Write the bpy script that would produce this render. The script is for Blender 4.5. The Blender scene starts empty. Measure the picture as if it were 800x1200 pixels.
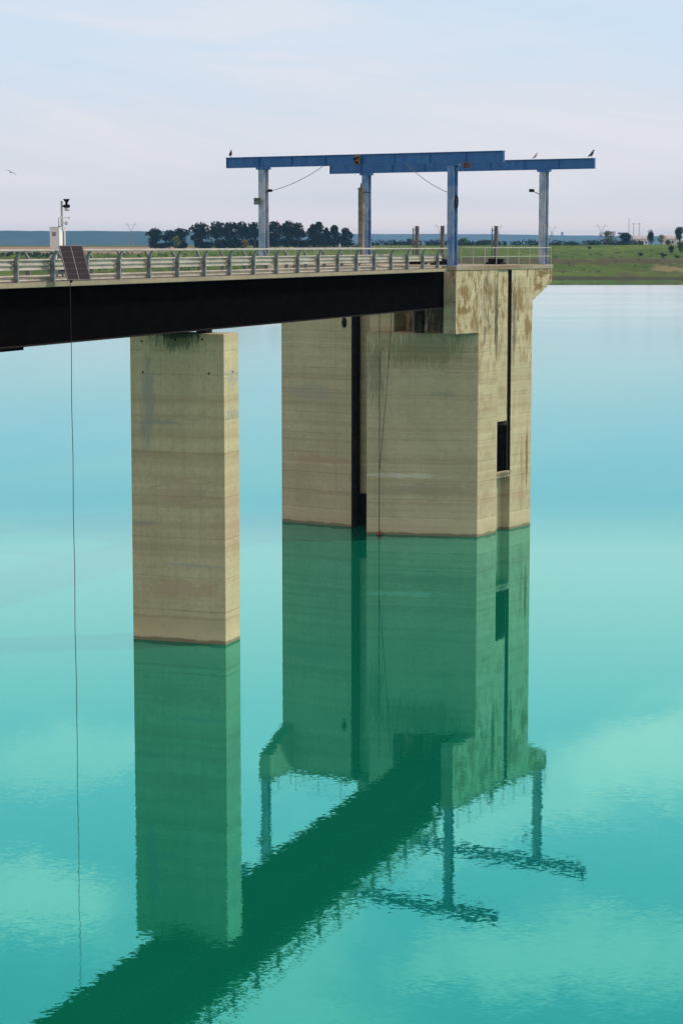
import bpy, bmesh, math, random
import numpy as np
from mathutils import Vector, Matrix, noise as mnoise

S = bpy.context.scene
C = S.collection
R = math.radians
PI = math.pi

# ------------------------------------------------------------------ helpers
class MB:
    """collects shapes and links them as ONE mesh object"""
    def __init__(self): self.bm = bmesh.new()
    def poly_prism(self, pts, z0, z1):
        lo = [self.bm.verts.new((p[0], p[1], z0)) for p in pts]
        hi = [self.bm.verts.new((p[0], p[1], z1)) for p in pts]
        n = len(pts)
        self.bm.faces.new(lo[::-1]); self.bm.faces.new(hi)
        for i in range(n):
            j = (i + 1) % n
            self.bm.faces.new((lo[i], lo[j], hi[j], hi[i]))
        return self
    def box(self, a, b, m=None, bev=0.0):
        t = bmesh.new()
        bmesh.ops.create_cube(t, size=1)
        for v in t.verts:
            v.co = Vector([(a[i] + b[i]) / 2 + v.co[i] * (b[i] - a[i]) for i in range(3)])
        if bev: bmesh.ops.bevel(t, geom=t.edges[:], offset=bev, segments=1, affect='EDGES')
        if m is not None: bmesh.ops.transform(t, matrix=m, verts=t.verts)
        self.merge(t); return self
    def merge(self, t):
        me = bpy.data.meshes.new('tmp'); t.to_mesh(me); t.free()
        self.bm.from_mesh(me); bpy.data.meshes.remove(me)
    def side_prism(self, pts, axis, a, b):
        """pts are 2D in the plane across `axis`; x: (y,z)  y: (x,z)"""
        f = (lambda p, t: (t, p[0], p[1])) if axis == 'x' else (lambda p, t: (p[0], t, p[1]))
        lo = [self.bm.verts.new(f(p, a)) for p in pts]; hi = [self.bm.verts.new(f(p, b)) for p in pts]
        n = len(pts); self.bm.faces.new(lo); self.bm.faces.new(hi[::-1])
        for i in range(n):
            j = (i + 1) % n; self.bm.faces.new((lo[j], lo[i], hi[i], hi[j]))
        return self
    def tube(self, path, r, seg=8, radii=None):
        path = [Vector(p) for p in path]; rings = []
        for i, p in enumerate(path):
            d = (path[min(i + 1, len(path) - 1)] - path[max(i - 1, 0)]).normalized()
            up = Vector((0, 0, 1)) if abs(d.z) < .95 else Vector((0, 1, 0))
            a = d.cross(up).normalized(); b = d.cross(a).normalized()
            rr = radii[i] if radii else r
            rings.append([self.bm.verts.new(p + (a * math.cos(2 * PI * k / seg) + b * math.sin(2 * PI * k / seg)) * rr) for k in range(seg)])
        for i in range(len(rings) - 1):
            for k in range(seg):
                j = (k + 1) % seg
                self.bm.faces.new((rings[i][k], rings[i][j], rings[i + 1][j], rings[i + 1][k]))
        self.bm.faces.new(rings[0][::-1]); self.bm.faces.new(rings[-1]); return self
    def bar(self, p, q, w, h=None):
        """rectangular bar between two points"""
        p, q = Vector(p), Vector(q); h = h or w; d = (q - p); L = d.length; d.normalize()
        up = Vector((0, 0, 1)) if abs(d.z) < .95 else Vector((0, 1, 0))
        a = d.cross(up).normalized(); b = a.cross(d).normalized()
        m = Matrix((a, d, b)).transposed().to_4x4(); m.translation = p
        return self.box((-w / 2, 0, -h / 2), (w / 2, L, h / 2), m)
    def ball(self, c, r, sub=2, sc=(1, 1, 1)):
        t = bmesh.new(); bmesh.ops.create_icosphere(t, subdivisions=sub, radius=1)
        for v in t.verts: v.co = Vector([c[i] + v.co[i] * r * sc[i] for i in range(3)])
        self.merge(t); return self
    def build(self, name, mat, parent=None, smooth=False, loc=None, bevel=0.0):
        bmesh.ops.recalc_face_normals(self.bm, faces=self.bm.faces[:])
        me = bpy.data.meshes.new(name); self.bm.to_mesh(me); self.bm.free()
        o = bpy.data.objects.new(name, me); C.objects.link(o)
        if mat: me.materials.append(mat)
        if smooth:
            for p in me.polygons: p.use_smooth = True
        if parent: o.parent = parent
        if loc: o.location = loc
        if bevel:
            b = o.modifiers.new('b', 'BEVEL'); b.width = bevel; b.segments = 2; b.limit_method = 'ANGLE'; b.angle_limit = R(40)
        return o

def tag(o, label=None, cat=None, group=None, kind=None):
    if label: o['label'] = label
    if cat: o['category'] = cat
    if group: o['group'] = group
    if kind: o['kind'] = kind
    return o
def thing(name, label, cat, loc, rz=0, group=None):
    o = bpy.data.objects.new(name, None); C.objects.link(o); o.empty_display_size = .3
    o.location = loc; o.rotation_euler = (0, 0, rz)
    return tag(o, label, cat, group)
def copy_tree(o, parent=None):
    c = o.copy(); C.objects.link(c)
    if parent: c.parent = parent
    for ch in list(o.children): copy_tree(ch, c)
    return c
def cut(o, boxes):
    """boolean-cut boxes out of a mesh object, baked into its mesh"""
    for a, b in boxes:
        k = MB().box(a, b).build('cutter', None)
        m = o.modifiers.new('c', 'BOOLEAN'); m.operation = 'DIFFERENCE'; m.solver = 'EXACT'; m.object = k
        dg = bpy.context.evaluated_depsgraph_get(); dg.update()
        k.matrix_world = Matrix(); 
        par = o.parent; o.parent = None; bpy.context.view_layer.update(); dg = bpy.context.evaluated_depsgraph_get()
        me = bpy.data.meshes.new_from_object(o.evaluated_get(dg))
        o.modifiers.clear(); old = o.data; o.data = me; bpy.data.meshes.remove(old)
        o.parent = par
        kd = k.data; bpy.data.objects.remove(k); bpy.data.meshes.remove(kd)
    return o

# ------------------------------------------------------------------ materials
class N:
    def __init__(self, tree): self.t = tree; self.n = tree.nodes; self.l = tree.links
    def put(self, sock, v):
        if isinstance(v, bpy.types.NodeSocket): self.l.new(v, sock)
        elif v is not None:
            if sock.type in ('RGBA',) and not isinstance(v, (int, float)) and len(v) == 3: v = (*v, 1)
            sock.default_value = v
    def m(self, op, a, b=None, c=None, clamp=False):
        n = self.n.new('ShaderNodeMath'); n.operation = op; n.use_clamp = clamp
        for i, v in enumerate((a, b, c)):
            if v is not None: self.put(n.inputs[i], v)
        return n.outputs[0]
    def vm(self, op, a, b=None, scale=None):
        n = self.n.new('ShaderNodeVectorMath'); n.operation = op
        self.put(n.inputs[0], a)
        if b is not None: self.put(n.inputs[1], b)
        if scale is not None: self.put(n.inputs['Scale'], scale)
        return n.outputs['Value'] if op in ('LENGTH', 'DISTANCE', 'DOT_PRODUCT') else n.outputs[0]
    def mix(self, f, a, b, blend='MIX'):
        n = self.n.new('ShaderNodeMix'); n.data_type = 'RGBA'; n.blend_type = blend
        self.put(n.inputs[0], f); self.put(n.inputs[6], a); self.put(n.inputs[7], b); return n.outputs[2]
    def noise(self, vec, scale=1., detail=4., rough=.55, dist=0., color=False):
        n = self.n.new('ShaderNodeTexNoise'); self.put(n.inputs['Vector'], vec)
        n.inputs['Scale'].default_value = scale; n.inputs['Detail'].default_value = detail
        n.inputs['Roughness'].default_value = rough; n.inputs['Distortion'].default_value = dist
        return n.outputs['Color' if color else 'Fac']
    def ramp(self, f, a, b):
        n = self.n.new('ShaderNodeMapRange'); n.interpolation_type = 'SMOOTHSTEP'
        self.put(n.inputs[0], f); n.inputs[1].default_value = a; n.inputs[2].default_value = b
        return n.outputs[0]
    def sep(self, v):
        n = self.n.new('ShaderNodeSeparateXYZ'); self.put(n.inputs[0], v); return n.outputs
    def comb(self, x, y, z):
        n = self.n.new('ShaderNodeCombineXYZ')
        for i, v in enumerate((x, y, z)): self.put(n.inputs[i], v)
        return n.outputs[0]
    def coord(self, which='Object'): return self.n.new('ShaderNodeTexCoord').outputs[which]
    def geo(self, which='Position'): return self.n.new('ShaderNodeNewGeometry').outputs[which]
    def bump(self, h, strength=.3, dist=.02):
        n = self.n.new('ShaderNodeBump'); n.inputs['Strength'].default_value = strength; n.inputs['Distance'].default_value = dist
        self.put(n.inputs['Height'], h); return n.outputs[0]

def mat(name):
    m = bpy.data.materials.new(name); m.use_nodes = True
    g = N(m.node_tree); b = g.n['Principled BSDF']
    return m, g, b

def simple(name, col, rough=.6, metal=0., var=.25, scale=3., spec=.4):
    m, g, b = mat(name); p = g.coord()
    f = g.noise(p, scale, 5, .6)
    c = g.mix(g.ramp(f, .3, .7), tuple(x * (1 - var) for x in col), tuple(min(1, x * (1 + var)) for x in col))
    g.put(b.inputs['Base Color'], c); b.inputs['Roughness'].default_value = rough
    b.inputs['Metallic'].default_value = metal; b.inputs['Specular IOR Level'].default_value = spec
    return m

def concrete(name, base, alt, joints, stains_and_shade, wet=.075, seed=0., grain=1.0, mottle=0.):
    """board-marked concrete cast in lifts; joints = heights of the lift joints"""
    m, g, b = mat(name); p = g.vm('ADD', g.coord(), (seed, seed * 1.7, 0)); po = g.coord()
    x, y, z = g.sep(po)
    broad = g.noise(p, .35, 5, .6)
    col = g.mix(g.ramp(broad, .32, .68), base, alt)
    # horizontal pour layers
    wob = g.m('MULTIPLY', g.noise(p, .5, 2), .25)
    lay = g.noise(g.comb(0, seed, g.m('ADD', z, wob)), 1.15, 4, .7)
    col = g.mix(g.m('MULTIPLY', g.ramp(lay, .42, .70), g.m('ADD', .25, g.m('MULTIPLY', g.noise(p, .4, 3), .8))), col, tuple(c * k for c, k in zip(base, (.64, .56, .50))))
    lay2 = g.noise(g.comb(7, seed, g.m('ADD', z, wob)), 2.3, 3, .6)
    col = g.mix(g.m('MULTIPLY', g.ramp(lay2, .55, .75), .4), col, tuple(min(1, c * k) for c, k in zip(base, (1.25, 1.25, 1.2))))
    patch = g.noise(p, 1.3, 5, .65)
    col = g.mix(g.m('MULTIPLY', g.ramp(patch, .5, .72), .4), col, tuple(c * k for c, k in zip(base, (.78, .70, .66))))
    # runs down the face
    run = g.noise(g.vm('MULTIPLY', p, (2.2, 2.2, .09)), 1.4, 5, .65)
    col = g.mix(g.m('MULTIPLY', g.ramp(run, .5, .75), .35), col, tuple(c * .62 for c in base))
    brd = g.noise(g.vm('MULTIPLY', p, (7, 7, .05)), 1.2, 2, .5)
    col = g.mix(g.m('MULTIPLY', g.ramp(brd, .35, .65), .14 * grain), col, tuple(c * .6 for c in base))
    fine = g.noise(p, 5, 8, .75)
    col = g.mix(g.m('MULTIPLY', g.ramp(fine, .42, .78), .5 * grain), col, tuple(c * .5 for c in base))
    # lift joints
    jm = None
    jw = g.m('ADD', z, g.m('MULTIPLY', g.m('SUBTRACT', g.noise(p, 1.7, 3), .5), .05))
    for j in joints:
        d = g.m('ABSOLUTE', g.m('SUBTRACT', jw, j))
        k = g.m('SUBTRACT', 1., g.ramp(d, .015, .075))
        jm = k if jm is None else g.m('MAXIMUM', jm, k)
    if jm is not None:
        jf = g.m('MULTIPLY', jm, g.m('MULTIPLY', g.ramp(g.noise(p, .9, 4), .44, .68), .36))
        col = g.mix(jf, col, tuple(c * .42 for c in base))
    if mottle:   # rusty lichen on the sunny right face, thinning downwards
        mt_ = g.noise(g.vm('MULTIPLY', p, (1.6, 1.6, .7)), 1.25, 8, .72)
        hi = g.m('ADD', .25, g.m('MULTIPLY', g.ramp(z, 9, 17), .75)); fx_ = g.ramp(x, -.7, -.15)
        col = g.mix(g.m('MULTIPLY', g.m('MULTIPLY', g.ramp(mt_, .49, .60), mottle), g.m('MULTIPLY', hi, fx_)), col, (.20, .125, .045))
        mt2 = g.noise(g.vm('MULTIPLY', p, (3, 3, 1.2)), 1.6, 8, .75)
        col = g.mix(g.m('MULTIPLY', g.m('MULTIPLY', g.ramp(mt2, .58, .68), mottle * .8), g.m('MULTIPLY', hi, fx_)), col, (.075, .06, .03))
    # stains with a shape of their own, painted recess shade among them: (centre, half size, colour, strength, streak)
    for cs, hs, sc, st, streak in stains_and_shade:
        q = g.vm('DIVIDE', g.vm('SUBTRACT', po, cs), hs)
        r = g.vm('LENGTH', q)
        sv = (6, 6, .6) if streak == 1 else ((.9, .9, 5) if streak == 2 else (2, 2, 2))
        nn = g.noise(g.vm('MULTIPLY', p, sv), 1.5, 7, .75)
        k = g.ramp(g.m('ADD', r, g.m('MULTIPLY', g.m('SUBTRACT', nn, .5), 3.6)), 1.0, .5)
        col = g.mix(g.m('MULTIPLY', k, st), col, sc)
    if wet:
        pz = g.m('ADD', z, g.m('MULTIPLY', g.m('SUBTRACT', g.noise(p, .8, 3), .5), .12))
        col = g.mix(g.m('MULTIPLY', g.ramp(pz, 1.22, 1.16), g.m('ADD', .1, g.m('MULTIPLY', g.noise(p, 1.2, 5, .7), .5))), col, tuple(min(1, c * 1.12) for c in base))
        zz = g.m('ADD', z, g.m('MULTIPLY', g.noise(p, 1.1, 4), -.3))
        col = g.mix(g.m('MULTIPLY', g.ramp(zz, wet, wet * -.2), .6), col, (.03, .042, .018))
    g.put(b.inputs['Base Color'], col); b.inputs['Roughness'].default_value = .88; b.inputs['Specular IOR Level'].default_value = .25
    hh = g.m('ADD', g.m('MULTIPLY', fine, .6), g.m('MULTIPLY', brd, .5))
    if jm is not None: hh = g.m('SUBTRACT', hh, g.m('MULTIPLY', jm, .7))
    g.put(b.inputs['Normal'], g.bump(hh, .45, .03))
    return m

def blue_paint(name, base, fade, fade_amt, rust=.25):
    m, g, b = mat(name); p = g.coord()
    f = g.noise(g.vm('MULTIPLY', p, (1.2, 1.2, .55)), 1.4, 6, .7)
    c = g.mix(g.m('MULTIPLY', g.ramp(f, .36, .66), fade_amt), base, fade)
    f2 = g.noise(p, 6, 6, .7)
    c = g.mix(g.m('MULTIPLY', g.ramp(f2, .5, .75), .4), c, tuple(x * .55 for x in base))
    f3 = g.noise(g.vm('MULTIPLY', p, (3, 3, .8)), 1.1, 6, .75)
    c = g.mix(g.m('MULTIPLY', g.ramp(f3, .64, .74), rust * 3), c, (.10, .045, .02))
    g.put(b.inputs['Base Color'], c); b.inputs['Roughness'].default_value = .55
    g.put(b.inputs['Normal'], g.bump(f2, .2, .01))
    return m

def foliage(name, a, bcol, c=None):
    m, g, b = mat(name)
    p = g.geo('Position'); oi = g.n.new('ShaderNodeObjectInfo').outputs['Random']
    f = g.noise(p, .35, 3, .6)
    col = g.mix(g.ramp(f, .35, .65), a, bcol)
    hs = g.n.new('ShaderNodeHueSaturation'); g.put(hs.inputs['Color'], col)
    g.put(hs.inputs['Value'], g.m('ADD', .8, g.m('MULTIPLY', oi, .45))); g.put(hs.inputs['Hue'], g.m('ADD', .485, g.m('MULTIPLY', oi, .03)))
    g.put(b.inputs['Base Color'], hs.outputs[0]); b.inputs['Roughness'].default_value = .9; b.inputs['Specular IOR Level'].default_value = .0
    return m

# frame data (metres; water at z = 0, camera 20 m above it)
AZ = R(19.68)                       # heading of the bridge
U = Vector((math.sin(AZ), math.cos(AZ), 0)); V = Vector((math.cos(AZ), -math.sin(AZ), 0))
def uv(u, v, z=0): return U * u + V * v + Vector((0, 0, z))
AT = R(32)                          # heading of the tower
TO = Vector((9.33, 148.74, 0))
TX = Vector((math.cos(AT), -math.sin(AT), 0)); TY = Vector((math.sin(AT), math.cos(AT), 0))
def tw(x, y, z=0): return TO + TX * x + TY * y + Vector((0, 0, z))

OCH = (.17, .105, .03); DKB = (.035, .03, .018); GRN = (.045, .075, .02); BLG = (.25, .26, .215); PNK = (.36, .25, .16)
CB = (.495, .43, .255); CA = (.425, .38, .215)
pier_mat = concrete('pier_concrete', CB, CA, [1.6, 3.3, 5.3, 7.4, 9.6, 11.3, 13.55, 14.75],
    [((-1.6, -1.0, 12.2), (.45, .5, 3.0), BLG, .75, 1), ((-1.1, -1.0, 11.15), (1.6, .5, .16), BLG, .8, 2), ((-1.9, -1.0, 6.0), (.9, .5, .13), BLG, .7, 2),
     ((.9, -1.0, 3.95), (1.7, .5, .12), (.30, .30, .26), .7, 2), ((.3, -1.0, 7.7), (1.9, .6, .9), PNK, .5, 2), ((.2, -1.0, 2.7), (2.6, .6, .55), PNK, .5, 2),
     ((.1, -1.0, 15.3), (1.5, .6, .6), GRN, .7, 1), ((.1, -1.0, 15.55), (1.7, .5, .2), (.02, .022, .012), .8, 1), ((2.6, 0, 11.6), (.5, 1.2, .35), BLG, .6, 2), ((2.6, 0, 13.4), (.5, 1.2, .5), BLG, .55, 2),
     ((2.6, 0, 6.5), (.5, 1.1, 2.4), PNK, .45, 1)], seed=3.1)
TB = (.48, .425, .265); TA = (.41, .37, .22)
tower_joints = [1.2, 2.45, 3.75, 5.2, 6.6, 8.1, 9.7, 11.3, 12.7, 13.9]
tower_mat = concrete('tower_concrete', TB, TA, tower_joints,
    [((-3.3, 1.05, 16.4), (4.2, .9, 4.5), (.030, .028, .016), .92, 1), ((0, 1.0, 16.8), (.6, .8, 1.0), OCH, .25, 1), ((0, .2, 12.0), (.5, .35, 2.0), OCH, .35, 1), ((0, 2.5, 16.0), (.6, .55, 2.6), (.14, .11, .055), .7, 1),  # first mark: bridge shade painted over the recess back wall, with dark streaks
     ((0, 2.6, 14.5), (.6, .3, 2.8), DKB, .7, 1), ((0, 5.2, 14.6), (.6, .3, 3.6), DKB, .65, 1), ((0, 6.0, 16.2), (.6, .6, 1.4), OCH, .75, 1), ((0, 7.2, 14.3), (.6, .5, 1.2), OCH, .8, 1),
     ((0, 7.35, 5.2), (.6, .25, 2.8), OCH, .85, 1), ((0, 6.6, 4.0), (.6, .3, 3.0), OCH, .35, 1), ((0, 1.0, 2.5), (.6, 2.3, .5), PNK, .4, 2), ((0, 6.2, 2.3), (.6, 1.4, .5), PNK, .5, 2),
     ((-12.8, 0, 4.7), (3.0, .6, .5), PNK, .45, 2), ((-13.4, 0, 9.5), (2.2, .6, .8), (.30, .29, .22), .5, 2)], seed=9.4, mottle=1.)
block_mat = concrete('front_block_concrete', TB, TA, tower_joints,
    [((-5, -1.6, 4.15), (4.2, 1.6, .22), (.55, .53, .42), .6, 2), ((-3.6, -1.2, 3.2), (4.4, 1.8, .55), (.30, .24, .17), .5, 2), ((-3.6, -1.3, 12.9), (4.5, 2, 1.3), GRN, .4, 1),
     ((-6.8, -2.3, 11.5), (.8, 1, 2.6), (.10, .15, .09), .5, 1), ((-2.2, -.8, 9.8), (1.2, 1, .25), (.26, .25, .19), .5, 2)], seed=15.2)
upper_mat = concrete('tower_upper_concrete', TB, TA, [16.2],
    [((0, -2.0, 16.9), (.6, 1.0, .55), OCH, .8, 1), ((0, -2.0, 15.6), (.6, 1.2, .32), OCH, .85, 1), ((0, -.6, 14.6), (.6, .5, .9), OCH, .6, 1), ((0, 9.4, 17.9), (.6, 1.2, .25), OCH, .85, 2),
     ((0, 9.1, 17.1), (.6, .9, .35), OCH, .85, 2), ((0, 9.9, 18.1), (.6, 1.2, .25), (.12, .09, .03), .7, 2), ((-3.5, 1, 16), (3.5, .8, 2.5), (.05, .06, .03), .7, 1), ((0, 3.8, 4.0), (.3, 1.2, .25), DKB, .8, 1)], wet=0, seed=22.7, mottle=1.)  # dark green mark: recess shade under the bridge, painted in with staining
coping_mat = concrete('coping_concrete', (.36, .32, .22), (.30, .27, .19), [], [((0, 3, 18.5), (.7, 5, .25), (.12, .07, .03), .6, 1)], wet=0, seed=5.5)
deck_conc = concrete('deck_edge_concrete', (.30, .255, .165), (.21, .18, .12), [], [], wet=0, seed=41.)
asphalt = simple('deck_asphalt', (.06, .06, .06), .9, var=.3, scale=4)

def weathering_girder():
    m, g, b = mat('girder_steel'); p = g.coord()
    f = g.noise(g.vm('MULTIPLY', p, (1, 1, 2.5)), .8, 6, .7)
    c = g.mix(g.ramp(f, .35, .7), (.0015, .0013, .0013), (.004, .003, .0025))
    g.put(b.inputs['Base Color'], c); b.inputs['Roughness'].default_value = 1.; b.inputs['Specular IOR Level'].default_value = 0.
    return m
girder_mat = weathering_girder()
flange_mat = simple('girder_flange_rust', (.012, .007, .006), .85, var=.4, spec=.1)
dark_steel = simple('dark_steel', (.016, .014, .012), .8, var=.4, spec=.08)
black_mat = simple('black_plastic', (.010, .010, .010), .6, var=.2, spec=.12)

def galvanised(name, col, dirt):
    m, g, b = mat(name); p = g.coord()
    f = g.noise(g.vm('MULTIPLY', p, (2, .7, 2)), 1.6, 6, .7)
    c = g.mix(g.ramp(f, .35, .7), col, dirt)
    g.put(b.inputs['Base Color'], c); b.inputs['Roughness'].default_value = .55; b.inputs['Metallic'].default_value = .15
    return m
rail_mat = galvanised('rail_galvanised', (.36, .335, .275), (.21, .195, .155))
post_mat = galvanised('post_galvanised', (.20, .225, .22), (.13, .14, .135))
pipe_mat = galvanised('pipe_rail_paint', (.42, .40, .34), (.26, .24, .20))
beam_blue = blue_paint('beam_blue', (.007, .078, .26), (.016, .14, .32), .7, .12)
col_blue = blue_paint('column_blue', (.035, .13, .32), (.32, .38, .45), .75, .08)
col_pale = blue_paint('column_blue_faded', (.15, .23, .34), (.46, .47, .50), .9, .05)

# ------------------------------------------------------------------ camera
H = 20.0
cam = bpy.data.objects.new('camera', bpy.data.cameras.new('camera')); C.objects.link(cam)
cam.location = (0, 0, H); cam.rotation_euler = (R(90 - 6.998), 0, 0)
cam.data.sensor_fit = 'VERTICAL'; cam.data.sensor_height = 36; cam.data.lens = 2550 / 1200 * 36
cam.data.clip_end = 30000; S.camera = cam

# ------------------------------------------------------------------ water
def make_water():
    m = bpy.data.materials.new('milky_turquoise_water'); m.use_nodes = True
    g = N(m.node_tree); g.n.clear(); out = g.n.new('ShaderNodeOutputMaterial')
    p = g.geo('Position'); x, y, z = g.sep(p)
    # calm water, ruffled in wind lanes
    lane = g.noise(g.vm('MULTIPLY', p, (.004, .010, 0)), 1, 3, .6)
    wind = g.ramp(g.m('ADD', y, g.m('MULTIPLY', lane, 90)), 264, 320)
    near = g.ramp(y, 105, 62)
    amp = g.m('ADD', g.m('ADD', .0032, g.m('MULTIPLY', g.m('MULTIPLY', wind, g.ramp(y, 1112, 1085)), .006)), g.m('MULTIPLY', near, .006))
    amp = g.m('MULTIPLY', amp, g.m('ADD', .55, g.m('MULTIPLY', g.noise(g.vm('MULTIPLY', p, (.05, .035, 0)), 1, 3), .9)))
    n1 = g.vm('SUBTRACT', g.noise(g.vm('MULTIPLY', p, (1.6, 2.6, 0)), 1.0, 2, .5, color=True), (.5, .5, .5))
    n2 = g.vm('SUBTRACT', g.noise(g.vm('MULTIPLY', p, (5.5, 10, 0)), 1.0, 2, .5, color=True), (.5, .5, .5))
    nn = g.vm('ADD', g.vm('SCALE', n1, scale=.4), g.vm('SCALE', n2, scale=.9))
    nn = g.vm('SCALE', g.vm('MULTIPLY', nn, (1, 1, 0)), scale=g.m('MULTIPLY', amp, 2.2))
    nrm = g.vm('NORMALIZE', g.vm('ADD', nn, (0, 0, 1)))
    fr = g.n.new('ShaderNodeFresnel'); fr.inputs['IOR'].default_value = 1.33; g.put(fr.inputs['Normal'], nrm)
    F = fr.outputs[0]
    gl = g.n.new('ShaderNodeBsdfGlossy'); streak = g.noise(g.vm('MULTIPLY', p, (.006, .045, 0)), 1, 4, .65)
    g.put(gl.inputs['Roughness'], g.m('ADD', .012, g.m('MULTIPLY', g.m('MULTIPLY', wind, g.ramp(y, 1112, 1085)), g.m('MULTIPLY', g.ramp(y, 200, 700), g.m('ADD', .14, g.m('MULTIPLY', g.ramp(streak, .3, .7), .06))))))
    tint = g.n.new('ShaderNodeCombineColor')
    for i, (e, k) in enumerate(((1.52, .98), (.55, .97), (.53, .97))):
        g.put(tint.inputs[i], g.m('MULTIPLY', g.m('POWER', F, e), k))
    g.put(gl.inputs['Color'], tint.outputs[0]); g.put(gl.inputs['Normal'], nrm)
    df = g.n.new('ShaderNodeBsdfDiffuse')
    silt = g.noise(g.vm('MULTIPLY', p, (.012, .02, 0)), 1, 4, .6)
    body = g.mix(silt, (.001, .094, .050), (.002, .110, .062))
    body = g.mix(F, body, (0, 0, 0))
    g.put(df.inputs['Color'], body)
    ad = g.n.new('ShaderNodeAddShader'); g.l.new(gl.outputs[0], ad.inputs[0]); g.l.new(df.outputs[0], ad.inputs[1])
    g.l.new(ad.outputs[0], out.inputs['Surface'])
    return m
w = MB(); vs = [w.bm.verts.new(c) for c in ((-2500, -400, 0), (2500, -400, 0), (2500, 1600, 0), (-2500, 1600, 0))]; w.bm.faces.new(vs)
tag(w.build('lake_water', make_water()), 'calm milky turquoise lake water', 'water', kind='structure')

# ------------------------------------------------------------------ terrain
def sm(a, b, t):
    t = max(0., min(1., (t - a) / (b - a))); return t * t * (3 - 2 * t)
def fbm(x, y, o=4): return mnoise.fractal(Vector((x, y, 3.3)), 1.0, 2.0, o)
def shore(x): return 1318 + 10 * fbm(x / 140., 1.) - 16 * sm(120, 190, x) + 22 * sm(205, 260, x)
def pw(t, pts):
    for (a, za), (b, zb) in zip(pts, pts[1:]):
        if t <= b: return za + (zb - za) * (t - a) / (b - a)
    return pts[-1][1]
def height(x, y):
    t = y - shore(x)
    if t < -60: return -6
    zr = pw(t, [(-60, -6), (0, 0), (14, 2.0), (45, 5.2), (75, 9.2), (100, 11.2), (250, 15.2), (400, 18.9), (700, 19.6), (3000, 19.0), (30000, 19)])
    zl = pw(t, [(-60, -6), (0, 0), (30, 6.5), (95, 13.6), (120, 14.6), (440, 17.3), (700, 18.5), (3000, 18.5), (30000, 19)])
    k = sm(-120, 60, x)
    z = zl * (1 - k) + zr * k
    if t > 5: z += (fbm(x / 30., y / 30.) * .7 + fbm(x / 9., y / 9., 3) * .25) * sm(5, 60, t) * (1 - .6 * sm(300, 600, t))
    z += 2.5 * sm(150, 260, x) * sm(100, 330, t) * (1 - sm(380, 600, t)) * .5
    return z
def grid(name, xs, ys, hf, mt, **k):
    vsx = [(x, y, hf(x, y)) for y in ys for x in xs]; nx = len(xs)
    fs = [(j * nx + i, j * nx + i + 1, (j + 1) * nx + i + 1, (j + 1) * nx + i) for j in range(len(ys) - 1) for i in range(nx - 1)]
    me = bpy.data.meshes.new(name); me.from_pydata(vsx, [], fs); me.materials.append(mt)
    for p in me.polygons: p.use_smooth = True
    o = bpy.data.objects.new(name, me); C.objects.link(o); return tag(o, kind='structure', **k)
def spread(a, b, fine0, fine1, st, coarse):
    r = []; x = a
    while x < b:
        r.append(x); x += st if fine0 <= x < fine1 else coarse
    r.append(b); return r
def ground_mat():
    m, g, b = mat('bank_grass'); p = g.geo('Position'); x, y, z = g.sep(p)
    n1 = g.noise(g.vm('MULTIPLY', p, (.02, .012, .05)), 1, 6, .65)
    n2 = g.noise(g.vm('MULTIPLY', p, (.12, .07, .2)), 1, 5, .7)
    col = g.mix(g.ramp(n1, .38, .64), (.060, .110, .012), (.105, .165, .020))
    n3 = g.noise(g.vm('MULTIPLY', p, (.35, .15, .6)), 1, 4, .7)
    col = g.mix(g.m('MULTIPLY', g.ramp(n2, .48, .64), .7), col, (.025, .050, .012))
    col = g.mix(g.m('MULTIPLY', g.ramp(n3, .55, .72), .6), col, (.13, .13, .03))
    # dry band above the draw-down slope
    zz = g.m('ADD', z, g.m('MULTIPLY', g.m('SUBTRACT', n1, .5), 7))
    band = g.m('MULTIPLY', g.ramp(zz, 6.8, 8.4), g.ramp(zz, 11.6, 10.4))
    col = g.mix(g.m('MULTIPLY', band, g.m('MULTIPLY', g.ramp(n2, .25, .5), .92)), col, (.075, .058, .032))
    lo = g.ramp(zz, 6.5, 2.5)
    col = g.mix(g.m('MULTIPLY', lo, g.m('MULTIPLY', g.ramp(n2, .42, .6), .5)), col, (.10, .085, .035))
    # sandy scar on the right
    q = g.vm('LENGTH', g.vm('DIVIDE', g.vm('SUBTRACT', p, (203, 1352, 5)), (11, 26, 3.5)))
    sc = g.ramp(g.m('ADD', q, g.m('MULTIPLY', g.m('SUBTRACT', n2, .5), 5.5)), 1.0, .5)
    col = g.mix(g.m('MULTIPLY', sc, .6), col, (.27, .19, .11))
    # ploughed field on the left
    fx = g.m('MULTIPLY', g.ramp(g.m('ADD', x, g.m('MULTIPLY', n1, 60)), -75, -110), g.m('MULTIPLY', g.ramp(y, 1420, 1450), g.ramp(y, 2050, 1950)))
    col = g.mix(fx, col, g.mix(n2, (.22, .155, .11), (.30, .22, .15)))
    far = g.ramp(y, 2000, 2500)
    col = g.mix(far, col, g.mix(g.ramp(g.noise(g.vm('MULTIPLY', p, (.004, .002, 0)), 1, 4), .4, .6), (.04, .07, .018), (.13, .11, .05)))
    shore_ = g.ramp(g.m('ADD', z, g.m('MULTIPLY', n2, -1.2)), .9, .2)
    col = g.mix(shore_, col, (.055, .055, .02))
    g.put(b.inputs['Base Color'], col); b.inputs['Roughness'].default_value = .95; b.inputs['Specular IOR Level'].default_value = .05
    g.put(b.inputs['Normal'], g.bump(g.m('ADD', n2, g.noise(p, .5, 4, .7)), .8, 1.2))
    return m
xs = spread(-10000, 10000, -420, 420, 6, 300)
ys = spread(-420, 22000, 1240, 1480, 5, 60)
ys = [y for y in ys if y < 1480] + spread(1480, 1800, 1480, 1800, 12, 12) + spread(1860, 22000, 0, 0, 1, 260)
grid('ground', xs, ys, height, ground_mat(), label='green grassy far bank and plain beyond the lake', cat='ground')
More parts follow.
